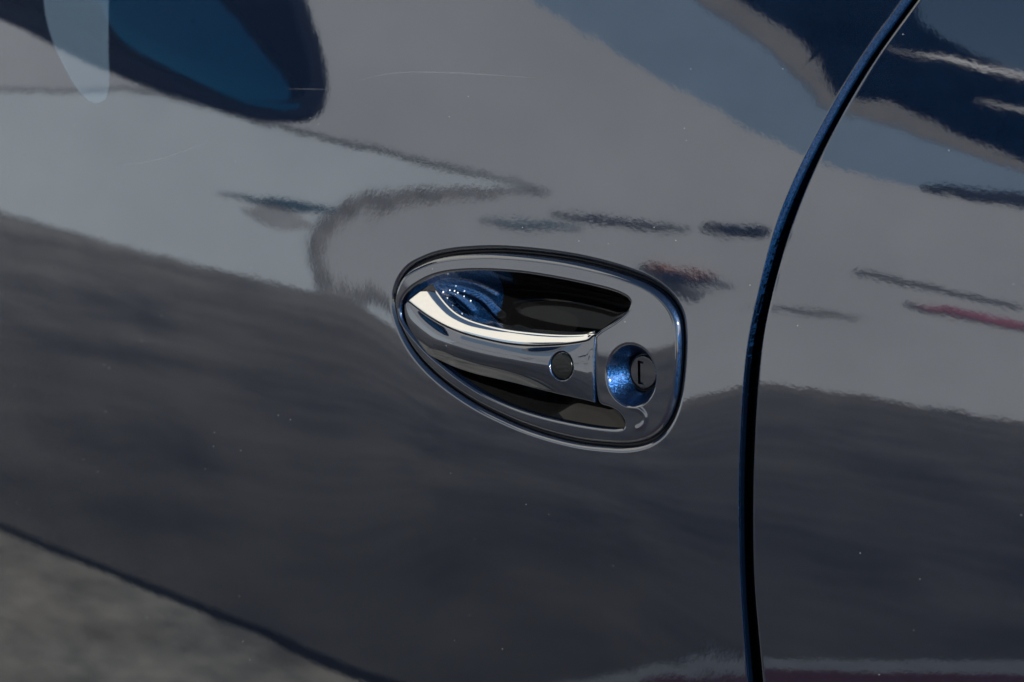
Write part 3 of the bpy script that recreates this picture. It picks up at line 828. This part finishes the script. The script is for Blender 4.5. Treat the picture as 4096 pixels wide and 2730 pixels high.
W_TEAL = plain('teal_door', (0.0248, 0.0682, 0.1054), rough=0.6, noise=6.0, var=0.3)
W_PINK = plain('magenta_sign', (0.19, 0.022, 0.07), rough=0.6, noise=6.0, var=0.15)
W_ORANGE = plain('rust_awning', (0.217, 0.0806, 0.0434), rough=0.8, noise=6.0, var=0.2)
W_WHITE = plain('white_paint', (0.8, 0.8, 0.8), rough=0.7, noise=5.0, var=0.05)

TALL = 9.5
top = ENV['top']; topin = ENV['topin']; blue = ENV['blue']
facade = [(-9, -.05), (14, -.05), (14, 3.0)] + [tuple(p) for p in blue[::-1]] + [(2.1, 4.5), (-9, 4.5)]
bpart('wall', facade, -.4, 0.0, W_GREY)
bpart('upper_wall', [(2.1, 4.5)] + [tuple(p) for p in blue] + [(14, 2.46), (14, 2.9)] + [tuple(p) for p in topin[::-1]] + [(3.2, 4.5)], -.4, -.003, W_BLUE)
bpart('cornice', [(3.2, 4.5)] + [tuple(p) for p in topin] + [(14, 2.9), (14, 3.05)] + [tuple(p) for p in top[::-1]] + [(3.45, 4.5)], -.4, .006, W_TAN)
bpart('upper_storey', [(-9, 4.5), (3.3, 4.5), (3.1, TALL), (-9, TALL)], -.4, 0.0, W_CREAM)
gut = np.array(ENV['gutter']); hb = np.array(ENV['hairband'][:-3] + [[1.43, 0.07], [1.46, -0.035]])
lightp = [(-9, -.04)] + [(-9, .25)] + [tuple(p) for p in gut] + [tuple(p) for p in hb[1:]]
bpart('render_bay', lightp, .001, .02, W_LIGHT)
def band(name, line, w, d, mat):
    line = catmull(line, 60)
    nn = normals2(line, closed=False)
    w = np.interp(np.linspace(0, 1, 60), np.linspace(0, 1, len(w)), w)[:, None]
    bpart(name, np.concatenate([line + nn * w, (line - nn * w)[::-1]]).tolist(), .02, d, mat)
band('gutter', gut, [.009, .010, .011, .013, .018, .02, .018, .007], .03, W_DARK)
band('trim', hb, [.006, .024, .04, .046, .05, .055, .05, .045, .04], .03, W_SHADE)
MK = ENV['marks']
bpart('door_canopy', MK['A'], .02, .06, W_TEAL)
bpart('vent_panel', MK['A2'], .02, .03, plain('worn_render', (0.27, 0.285, 0.3), rough=.9, noise=9.0, var=.15))
bpart('window', MK['B'], .0, .04, W_TEAL)
bpart('window', MK['C'], .0, .04, W_WIN)
bpart('window', MK['D'], .0, .04, W_WIN)
bpart('awning', MK['E1'], .0, .06, W_ORANGE)
bpart('window', MK['E2'], .06, .09, W_WIN)
bpart('sign_board', MK['F'], .0, .05, W_PINK)
bpart('pipe', MK['G'], .0, .05, W_DARK)
bpart('pipe', MK['H'], .0, .04, W_SHADE)
bpart('window', MK['I'], .0, .04, W_WIN)
CANOPY = plain('navy_canvas', (0.004, 0.009, 0.019), rough=0.9, spec=0.0, noise=1.6, var=0.9)
cp = [tuple(p) for p in ENV['canopy']]
bpart('canopy', [(3.55, 2.6), (14, 2.4), (14, cp[-1][1])] + cp[::-1] + [(4.9, 5.0), (3.6, 5.6)], -.49, -.45, CANOPY)
for k, w in enumerate(ENV['white']):
    bpart('roof_rail', w, -.44, -.41, W_WHITE if k != 1 else W_TAN)
